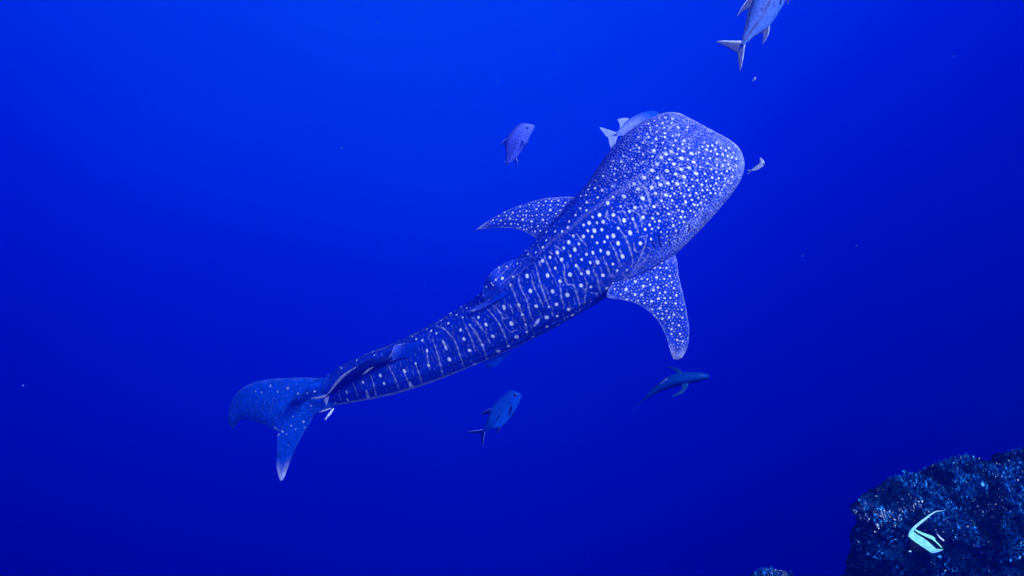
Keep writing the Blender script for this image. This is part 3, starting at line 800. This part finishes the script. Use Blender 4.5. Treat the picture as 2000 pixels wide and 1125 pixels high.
class Frame:
    def __init__(self, snout, tail, dorsal_px, toward=0.25, bend=0.0):
        self.S = P(*[np.array(v) for v in snout]); T = P(*[np.array(v) for v in tail])
        self.L = float(np.linalg.norm(T - self.S))
        self.X = unit(T - self.S)
        vw = unit(-self.S)
        d = dorsal_px[0] * RIGHT - dorsal_px[1] * UP
        d = unit(d) * math.sqrt(1 - toward ** 2) + vw * toward
        self.Y = unit(d - (d @ self.X) * self.X)
        self.Z = np.cross(self.X, self.Y)
        if self.Z @ vw < 0:
            self.Z = -self.Z
        self.bend = bend
    def __call__(self, q):
        q = np.asarray(q, float)
        z = q[..., 2:3] + self.bend * (q[..., 0:1] - 0.45) ** 2
        return self.S + self.L * (q[..., 0:1] * self.X + q[..., 1:2] * self.Y + z * self.Z)

XS = [0, .04, .12, .25, .40, .55, .72, .88, 1.0]
WID = [.004, .03, .056, .078, .083, .070, .045, .020, .013]

def build_jack(label, name, snout, tail, dorsal, toward, top, bot, dbase, dtip, abase, atip, ctips, eye, pec, base=(0.12, 0.14, 0.42), back=None, fin_c=(0.003, 0.012, 0.10),
               rim=(0.40, 0.44, 0.75), bend=0.0, group='silver jacks swimming round the shark', notch=1.05, wide_tail=0.0, soft_fins=False, width=1.0, scutes=0.85, fade=None):
    """a deep-bodied fish: outline above and below its axis, falcate fins, forked tail"""
    fr = Frame(snout, tail, dorsal, toward, bend)
    root = thing(name, label, 'fish', fr(np.array([0.45, 0, 0])), group)
    wid = np.array(WID) * width
    q, a = loft_fish(XS, np.array(top), np.array(bot), wid)
    n, na = q.shape[:2]
    Q = q.reshape(-1, 3)
    base, fin_c, rim = map(np.array, (base, fin_c, rim))
    back = base * 0.55 if back is None else np.array(back)
    tp, bt = np.interp(Q[:, 0], XS, top), np.interp(Q[:, 0], XS, bot)
    yy = (Q[:, 1] - (tp + bt) / 2) / np.maximum((tp - bt) / 2, 1e-3)
    t = sstep(0.55, 1.0, yy)[:, None]
    col = base * (1 - t) + back * t
    col = col * (1 + 0.30 * sstep(0.0, 0.6, -yy))[:, None]
    if fade is not None:  # water haze painted in: one end blends into the blue
        fa, fb, fc_ = fade
        t = sstep(fa, fb, Q[:, 0])[:, None]
        col = col + (np.array(fc_) - col) * t
    mid = (tp + bt) / 2
    # dark straight row of scutes, gill cover, mouth
    sc_ = np.exp(-((Q[:, 1] - mid * 0.8) / 0.008) ** 2) * sstep(0.48, 0.58, Q[:, 0])
    col = col * (1 - scutes * sc_)[:, None]
    gl = np.exp(-((Q[:, 0] - 0.235 - 0.25 * np.abs(Q[:, 1] - mid)) / 0.009) ** 2) * (np.abs(yy) < 0.75)
    col = col * (1 - 0.45 * gl)[:, None]
    mt = np.exp(-((Q[:, 1] - mid + 0.02 + Q[:, 0] * 0.2) / 0.006) ** 2) * (Q[:, 0] < 0.08)
    col = col * (1 - 0.6 * mt)[:, None]
    mesh_obj('body', fr(Q), tube_faces(n, na), M_FISH, root, col=col)
    top_at = lambda x: float(np.interp(x, XS, top)); bot_at = lambda x: float(np.interp(x, XS, bot))
    def fin(nm, lead, trail, th=0.010, edge=1.0, c=None, ew=0.22):
        Vf, Ff, U, W = fin_mesh(fr(np.array(lead)), fr(np.array(trail)), 14, 30, th * fr.L, 0.05)
        c0 = fin_c if c is None else np.array(c)
        e_ = ((1 - sstep(0.0, ew, U)) * edge)[:, None]
        return mesh_obj(nm, Vf, Ff, M_FISH, root, col=c0 * (1 - e_) + rim * e_)
    def falcate(nm, b, tip, edge_at, sg):
        x0, x1 = b
        y0, y1 = edge_at(x0) * 0.95, edge_at(x1) * 0.93
        tx, ty = tip
        m = lambda p, q_, t_, bx, by: (p[0] + (q_[0] - p[0]) * t_ + bx, p[1] + (q_[1] - p[1]) * t_ + by, 0)
        A, B, T = (x0, y0), (x1, y1), (tx, ty)
        o = 0.018 * sg
        fin(nm, [(x0, y0, 0), m(A, T, .35, -.004, o), m(A, T, .7, 0, o * .8), (tx, ty, 0)],
            [(x1, y1, 0), m(B, T, .25, -.02, -o * .3), m(B, T, .6, -.022, o * .1), (tx + .003, ty - .002 * sg, 0)])
    falcate('dorsal_fin', dbase, dtip, top_at, 1)
    falcate('anal_fin', abase, atip, bot_at, -1)
    if not soft_fins:
        for nm, x0, f, k in (('second_dorsal_fin', dbase[1], top_at, 1), ('second_anal_fin', abase[1], bot_at, -1)):
            xs_ = np.linspace(x0, 0.95, 6)
            fin(nm, [(x, f(x) * .93, 0) for x in xs_], [(x, f(x) + k * (0.012 * (1 - i / 7)), 0) for i, x in enumerate(xs_)], 0.006, 0.0)
    for (tx, ty), sg in zip(ctips, (1, -1)):
        bx = 0.965
        fin('caudal_fin_lobe', [(bx, .02 * sg, 0), (bx + (tx - bx) * .35, ty * .35 + .016 * sg, 0), (bx + (tx - bx) * .7, ty * .72 + .010 * sg, 0), (tx, ty, 0)],
            [(notch, -.008 * sg, 0), (notch + (tx - notch) * .30 + wide_tail * .5, ty * .22, 0), (notch + (tx - notch) * .65 + wide_tail * .4, ty * .58, 0), (tx + .004, ty * .985, 0)], 0.014, 0.95, ew=0.30)
    (rx, ry), (px_, py_) = pec
    for sg in (1, -1):
        zt = float(np.interp(rx, XS, wid)) * 0.93
        fin('pectoral_fin', [(rx, ry + .02, zt * sg), (rx * .6 + px_ * .4, ry * .6 + py_ * .4 + .015, (zt + .025) * sg), (px_, py_, (zt + .03) * sg)],
            [(rx + .01, ry - .035, zt * sg), (rx * .5 + px_ * .5, ry * .5 + py_ * .5 - .022, (zt + .022) * sg), (px_ + .003, py_ - .003, (zt + .03) * sg)], 0.008, 0.25, c=fin_c * (0.5 if not soft_fins else 1))
        b3 = bot_at(.34)
        fin('pelvic_fin', [(.33, b3 * .93, .015 * sg), (.37, b3 - .03, .03 * sg), (.42, b3 - .05, .035 * sg)], [(.37, b3 * .95, .015 * sg), (.395, b3 - .02, .03 * sg), (.422, b3 - .048, .035 * sg)], 0.008, 0.5)
        ex, ey = eye
        w0 = float(np.interp(ex, XS, wid)); c0 = (top_at(ex) + bot_at(ex)) / 2; h0 = (top_at(ex) - bot_at(ex)) / 2
        wz = w0 * math.sqrt(max(0.05, 1 - ((ey - c0) / h0) ** 2))
        th_ = np.linspace(0, math.pi, 9); ph = np.linspace(0, 2 * math.pi, 14, endpoint=False)
        E = np.stack([0.026 * np.sin(th_)[:, None] * np.cos(ph)[None] + ex, 0.026 * np.sin(th_)[:, None] * np.sin(ph)[None] + ey,
                      (0.014 * np.cos(th_)[:, None] + 0 * ph[None] + wz) * sg], -1).reshape(-1, 3)
        mesh_obj('eye', fr(E), tube_faces(9, 14), M_EYE, root)
    return root

build_jack('silvery jack cut off by the top of the picture, forked tail hanging down', 'jack_fish', (1545, -92, 5.1), (1449, 88, 5.0), (-0.85, -0.5), 0.10,
           [.01, .045, .085, .115, .128, .113, .078, .034, .018], [-.01, -.05, -.10, -.145, -.160, -.155, -.135, -.052, -.018],
           (.50, .66), (.80, .160), (.69, .79), (.895, -.160), ((1.095, .215), (1.215, -.095)), (.10, .02), ((.30, -.03), (.52, -.14)), base=(0.035, 0.085, 0.36), notch=1.085)
build_jack('pale jack swimming upwards left of the shark’s head, well above its left pectoral fin', 'jack_fish', (1043, 245, 9.6), (991, 318, 9.9), (-0.8, -0.55), 0.15,
           [.02, .13, .235, .285, .305, .300, .235, .110, .03], [-.02, -.035, -.045, -.06, -.08, -.085, -.10, -.07, -.02],
           (.53, .68), (.79, .335), (.79, .88), (.955, -.235), ((1.03, .07), (1.09, -.03)), (.10, .085), ((.36, .03), (.53, -.17)), base=(0.10, 0.16, 0.74), fin_c=(0.0, 0.03, 0.32), notch=1.02, width=1.2)
build_jack('dim blue jack with pale forked tail swimming below the shark’s belly', 'jack_fish', (1018, 770, 11.0), (944, 842, 11.2), (-0.75, -0.65), 0.12,
           [.02, .14, .200, .213, .215, .200, .120, .045, .018], [-.015, -.04, -.075, -.12, -.15, -.172, -.165, -.070, -.018],
           (.56, .70), (.79, .250), (.70, .80), (.87, -.205), ((1.245, .215), (1.247, -.20)), (.08, .075), ((.26, -.01), (.43, -.12)), fade=(.62, 1.0, (0.0, 0.02, 0.22)), base=(0.006, 0.095, 0.50), back=(0.006, 0.095, 0.50), fin_c=(0.0, 0.004, 0.05), rim=(0.16, 0.2, 0.75), notch=1.05, scutes=0.6)
build_jack('pale broad-bodied fish tucked behind the left edge of the shark’s head', 'pale_fish', (1292, 226, 9.3), (1203, 263, 8.95), (-0.38, -0.92), 0.10,
           [.02, .065, .115, .152, .165, .158, .128, .060, .028], [-.02, -.06, -.09, -.12, -.13, -.12, -.10, -.055, -.028],
           (.62, .90), (.86, .205), (.66, .90), (.92, -.125), ((1.24, .20), (1.20, -.235)), (.10, .04), ((.30, -.03), (.45, -.09)), base=(0.14, 0.19, 0.55), back=(0.06, 0.10, 0.42), fin_c=(0.19, 0.25, 0.62), rim=(0.27, 0.33, 0.68),
           notch=1.155, wide_tail=0.015, fade=(.75, .25, (0.004, 0.06, 0.42)), soft_fins=True, group=None, width=1.3, scutes=0.25)

# remora hugging the tail stalk
def build_slim(label, name, pts, rad, dorsal_px, base, back, cat='fish', tailw=1.0, tail_len=0.10, flat=0.8, group=None, fins=True, tip_pale=(0.6, 0.65, 0.8), tail_dir=None, own_fins=()):
    A = np.array(pts, float)
    n, na = 120, 24
    q = crom(np.concatenate([A, np.array(rad)[:, None]], 1), n)
    cen = P(q[:, 0], q[:, 1], q[:, 2]); r = np.maximum(q[:, 3], 0.2) * q[:, 2] / FPX
    T = unit(np.gradient(cen, axis=0))
    vw = unit(-cen)
    d = dorsal_px[0] * RIGHT - dorsal_px[1] * UP
    d = unit(d * 0.8 + vw.mean(0) * 0.6)
    D = unit(d - (T @ d)[:, None] * T)
    S = np.cross(T, D)
    a = np.linspace(0, 2 * math.pi, na, endpoint=False)
    V = cen[:, None] + (r[:, None] * np.cos(a)[None])[..., None] * D[:, None] + (r[:, None] * flat * np.sin(a)[None])[..., None] * S[:, None]
    root = thing(name, label, cat, cen[n // 2], group)
    c = np.repeat(sstep(-0.2, 0.6, np.cos(a))[None], n, 0).ravel()[:, None]
    mesh_obj('body', V.reshape(-1, 3), tube_faces(n, na), M_FISH, root, col=np.array(base) * (1 - c) + np.array(back) * c)
    Lt = np.sum(np.linalg.norm(np.diff(cen, axis=0), axis=1))
    e = cen[-1]; tl = Lt * tail_len; td = T[-1]
    tdD = D[-1] if tail_dir is None else unit(tail_dir[0] * RIGHT - tail_dir[1] * UP)
    for sg in (1, -1):
        lead = np.array([e - td * tl * .3 + tdD * r[-1] * sg * .6, e + td * tl * .4 + tdD * tl * .30 * sg * tailw, e + td * tl + tdD * tl * .55 * sg * tailw])
        trl = np.array([e + td * tl * .1, e + td * tl * .55 + tdD * tl * .12 * sg * tailw, e + td * tl * 1.01 + tdD * tl * .54 * sg * tailw])
        Vf, Ff, U, W = fin_mesh(lead, trl, 10, 20, tl * 0.06, 0.3)
        mesh_obj('caudal_fin_lobe', Vf, Ff, M_FISH, root, col=np.tile(np.array(tip_pale), (len(Vf), 1)))
    if fins:
        for sg in (1, -1):
            k0, k1 = int(n * .22), int(n * .34)
            b0, b1 = cen[k0] + S[k0] * sg * r[k0] * flat * .8, cen[k1] + S[k1] * sg * r[k1] * flat * .8
            tp = b1 + S[k1] * sg * r[k1] * 1.1 + T[k1] * r[k1] * 0.8
            Vf, Ff, U, W = fin_mesh(np.array([b0, (b0 + tp) / 2 + S[k0] * sg * r[k0] * .2, tp]), np.array([b1, (b1 + tp) / 2, tp + T[k1] * 1e-3]), 8, 14, r[k0] * .12, 0.3)
            mesh_obj('pectoral_fin', Vf, Ff, M_FISH, root, col=np.tile(np.array(tip_pale) * 0.45, (len(Vf), 1)))
        k0, k1 = int(n * .42), int(n * .97)
        lead = cen[k0:k1] + D[k0:k1] * (r[k0:k1] * 0.9)[:, None]
        trl = lead + D[k0:k1] * (r[k0:k1].max() * 0.55 * np.sin(np.linspace(0.15, math.pi - 0.1, k1 - k0)))[:, None] + T[k0:k1] * r[k0] * .5
        Vf, Ff, U, W = fin_mesh(trl, lead, 6, 40, r[k0] * .10, 1.0)
        mesh_obj('dorsal_fin', Vf, Ff, M_FISH, root, col=np.tile(np.array(tip_pale) * 0.9, (len(Vf), 1)))
    for lead, trl, c0 in own_fins:
        Vf, Ff, U, W = fin_mesh(P3(lead), P3(trl), 10, 24, 0.02, 0.2)
        mesh_obj('pectoral_fin', Vf, Ff, M_FISH, root, col=np.tile(np.array(c0), (len(Vf), 1)))
    return root

build_slim('dark slender fish seen from above under the shark’s right pectoral fin', 'slender_fish',
           [(1386, 735, 10.6), (1382, 735, 10.6), (1365, 736, 10.6), (1340, 739, 10.65), (1315, 744, 10.7), (1297, 752, 10.75), (1280, 762, 10.8), (1262, 776, 10.85), (1252, 785, 10.9)],
           [1.5, 5, 9.5, 12.5, 12.5, 10.5, 7.5, 3.0, 1.5], (-0.25, -1.0), (0.0, 0.002, 0.012), (0.0, 0.045, 0.20), tail_len=0.12, flat=0.9, fins=False, tip_pale=(0.01, 0.08, 0.35), tail_dir=(-0.5, 0.6),  # light from above painted in: back paler, underside near black
           own_fins=[([(1345, 748, 10.55), (1342, 758, 10.5), (1334, 767, 10.45), (1322, 773, 10.45), (1309, 776, 10.45)], [(1331, 750, 10.55), (1331, 758, 10.5), (1326, 765, 10.45), (1318, 770, 10.45), (1309.5, 776.5, 10.45)], (0.004, 0.05, 0.12)),
                     ([(1334, 728, 10.85), (1327, 721, 10.9), (1316, 717, 10.95), (1300, 716, 11.0)], [(1322, 731, 10.85), (1319, 725, 10.9), (1312, 720, 10.95), (1300.5, 717, 11.0)], (0.003, 0.04, 0.12)),
                     ([(1303, 739, 10.62), (1295, 744, 10.62), (1288, 750, 10.64)], [(1302, 742, 10.64), (1296, 747, 10.66), (1289, 752, 10.68)], (0.10, 0.16, 0.5))])

build_slim('long dark remora with pale forked tail riding along the shark’s tail stalk', 'remora',
           on_body([(768, 700), (750, 704), (722, 714), (698, 727), (672, 745), (650, 765), (638, 774)], [.06, .09, .11, .11, .10, .10, .12]),
           [3, 8, 11.5, 10, 6.5, 3.2, 1.8], (-0.55, -0.83), (0.001, 0.004, 0.03), (0.004, 0.012, 0.09), tail_len=0.15, tailw=1.0, tip_pale=(0.55, 0.58, 0.78), tail_dir=(-0.75, -0.35))
build_slim('tiny bright fish below the root of the shark’s tail fin', 'small_fish',
           [(652, 797, 10.2), (648, 803, 10.2), (643, 810, 10.2), (638, 816, 10.2)], [0.8, 2.6, 2.4, 0.9], (-0.6, -0.6), (0.7, 0.74, 0.8), (0.75, 0.78, 0.85), tail_len=0.25, tip_pale=(0.6, 0.65, 0.75))
build_slim('second tiny fish tucked under the shark’s tail stalk, dimmer than its neighbour', 'small_fish',
           [(648, 797, 10.35), (640, 799.5, 10.35), (632, 802.5, 10.35), (627, 804, 10.35)], [0.7, 1.9, 1.8, 0.8], (-0.3, -0.9), (0.3, 0.35, 0.5), (0.3, 0.35, 0.5), tail_len=0.2, tip_pale=(0.3, 0.35, 0.5))
build_slim('small pale fish just in front of the shark’s snout, off to the right', 'small_fish',
           [(1485, 309, 8.9), (1488, 318, 8.9), (1484, 324, 8.9), (1476, 330, 8.9), (1468, 333, 8.9)], [2.6, 6.0, 4.8, 3.4, 1.2], (-0.7, -0.7), (0.38, 0.40, 0.52), (0.30, 0.33, 0.48), tail_len=0.30, tip_pale=(0.16, 0.2, 0.36))
build_slim('faint tiny fish below the forked tail of the topmost jack', 'small_fish',
           [(1476, 151, 9.6), (1474, 154, 9.6), (1471, 157, 9.6)], [1.5, 2.6, 1.2], (-0.7, -0.7), (0.22, 0.26, 0.40), (0.22, 0.26, 0.40), tail_len=0.4, fins=False, tip_pale=(0.2, 0.24, 0.4))

# ------------------------------------------------------------------ banded fish over the rock
def build_idol():
    D0 = 3.84
    k = 1312 / 140.0
    g = lambda pts: [(1740 + x / k, 980 + y / k) for x, y in pts]
    outline = g([(318,915),(352,872),(345,800),(322,700),(316,610),(345,530),(410,462),(445,500),(600,570),(750,620),(838,680),(905,725),(935,800),(958,872),(850,902),(720,926),(600,935),(470,945),(390,930)])
    band_w = g([(330,540),(410,460),(440,490),(408,540),(470,590),(600,665),(720,760),(830,862),(960,872),(850,900),(725,925),(600,840),(470,752),(385,690),(322,640),(300,580)])
    band_p = g([(425,492),(600,566),(745,612),(838,678),(800,682),(950,845),(925,842),(830,752),(760,692),(640,638),(520,578),(440,524)])
    O = crom(np.array(outline + [outline[0]] + [], float)[:, :2].repeat(1, 0), 241)[:-1]
    c = O.mean(0)
    rows, na = 70, len(O)
    s = np.linspace(0, 1, rows)
    S2 = c + s[:, None, None] * (O - c)[None]
    th = 5.5 * np.sqrt(np.maximum(1 - s ** 2.2, 0)) + 0.18           # half thickness in pixels
    def inside(poly, X, Y):
        r = np.zeros(X.shape, bool); j = len(poly) - 1
        for i in range(len(poly)):
            xi, yi = poly[i]; xj, yj = poly[j]
            cnd = ((yi > Y) != (yj > Y)) & (X < (xj - xi) * (Y - yi) / (yj - yi + 1e-12) + xi)
            r ^= cnd; j = i
        return r
    tilt = lambda X, Y: D0 + 0.0006 * (X - 1800) - 0.0004 * (Y - 1045)
    X, Y = S2[..., 0], S2[..., 1]
    dep = tilt(X, Y)
    F_, B_ = P(X, Y, dep - (th * D0 / FPX)[:, None]), P(X, Y, dep + (th * D0 / FPX)[:, None])
    V = np.concatenate([F_, B_[::-1]], 0)
    XX = np.concatenate([X, X[::-1]], 0).ravel(); YY = np.concatenate([Y, Y[::-1]], 0).ravel()
    col = np.tile(np.array([0.001, 0.002, 0.006]), (len(XX), 1))
    w = inside(band_w, XX, YY); p = inside(band_p, XX, YY)
    col[w] = (0.16, 0.47, 0.47); col[p] = (0.16, 0.50, 0.38)
    sn = (XX < 1740 + 372 / k) & (YY > 980 + 895 / k)
    col[sn] = (0.45, 0.65, 0.7)
    # blue-edged belly margin
    root = thing('banded_fish', 'black and white banded disc-shaped fish with long trailing dorsal streamer, over the large rock', 'fish', P(c[0], c[1], D0))
    mesh_obj('body', V.reshape(-1, 3), tube_faces(2 * rows, na), M_IDOL, root, col=col)
    def fin(nm, lead, trail, c0, c1, th=0.004, d=D0):
        f3 = lambda pts: P3([(x, y, d) for x, y in g(pts)])
        Vf, Ff, U, W = fin_mesh(f3(lead), f3(trail), 12, 60, th, 0.3)
        e_ = sstep(0.45, 0.8, 1 - U)[:, None]
        mesh_obj(nm, Vf, Ff, M_IDOL, root, col=np.array(c1) * (1 - e_) + np.array(c0) * e_)
    wht = (0.22, 0.52, 0.55)
    fin('dorsal_streamer', [(345,532),(410,455),(500,382),(610,300),(720,222),(830,168),(920,162),(990,148)], [(420,540),(452,490),(540,412),(640,330),(735,246),(835,186),(922,172),(992,152)], wht, (0.30, 0.5, 0.7), 0.006)
    fin('caudal_fin', [(985,705),(935,668),(880,622),(842,580),(832,552)], [(905,740),(890,715),(868,690),(850,665),(828,560)], (0.40, 0.5, 0.75), (0.002, 0.003, 0.02))
    fin('anal_fin', [(725,928),(800,915),(880,895),(965,878)], [(730,948),(800,945),(880,925),(968,882)], wht, (0.02, 0.03, 0.3))
    x, y = g([(470, 880)])[0]
    a = np.linspace(0, math.pi, 8); b = np.linspace(0, 2 * math.pi, 14, endpoint=False)
    E = P(np.full(1, x), np.full(1, y), np.full(1, tilt(x, y) - 2.2 * D0 / FPX))[0] + 0.005 * np.stack([np.sin(a)[:, None] * np.cos(b)[None], np.sin(a)[:, None] * np.sin(b)[None], np.cos(a)[:, None] + 0 * b[None]], -1).reshape(-1, 3)
    mesh_obj('eye', E, tube_faces(8, 14), M_EYE, root)
build_idol()

# ------------------------------------------------------------------ drifting flecks in the water
def build_snow():
    spots = [(668, 288, .012), (45, 753, .014), (1862, 110, .012), (1673, 480, .010), (1147, 1086, .010), (830, 556, .008), (1090, 100, .010), (738, 46, .008), (1568, 500, .008), (970, 158, .007)]
    pts = [(x, y, 6 + 3 * rng.random(), r * 0.55) for x, y, r in spots]
    for _ in range(70):
        d = 3.5 + 12 * rng.random()
        pts.append((rng.uniform(-200, 2200), rng.uniform(-150, 1275), d, 0.0010 * d * (0.2 + 0.4 * rng.random() ** 2) * .55))
    ico = np.array([(0, 0, 1), (.9, 0, .4), (.3, .85, .4), (-.7, .5, .4), (-.7, -.5, .4), (.3, -.85, .4), (.7, .5, -.4), (-.3, .85, -.4), (-.9, 0, -.4), (-.3, -.85, -.4), (.7, -.5, -.4), (0, 0, -1)])
    fc = [(0,1,2),(0,2,3),(0,3,4),(0,4,5),(0,5,1),(1,6,2),(2,7,3),(3,8,4),(4,9,5),(5,10,1),(2,6,7),(3,7,8),(4,8,9),(5,9,10),(1,10,6),(11,7,6),(11,8,7),(11,9,8),(11,10,9),(11,6,10)]
    V, F = [], []
    for x, y, d, r in pts:
        s = len(V); c = P(np.array(x), np.array(y), np.array(d)); q = rng.uniform(0.6, 1.4, 3)
        V += list(c + ico * r * q)
        F += [(a + s, b + s, e + s) for a, b, e in fc]
    o = mesh_obj('drifting_flecks', V, F, M_SNOW)
    o['kind'] = 'stuff'
build_snow()
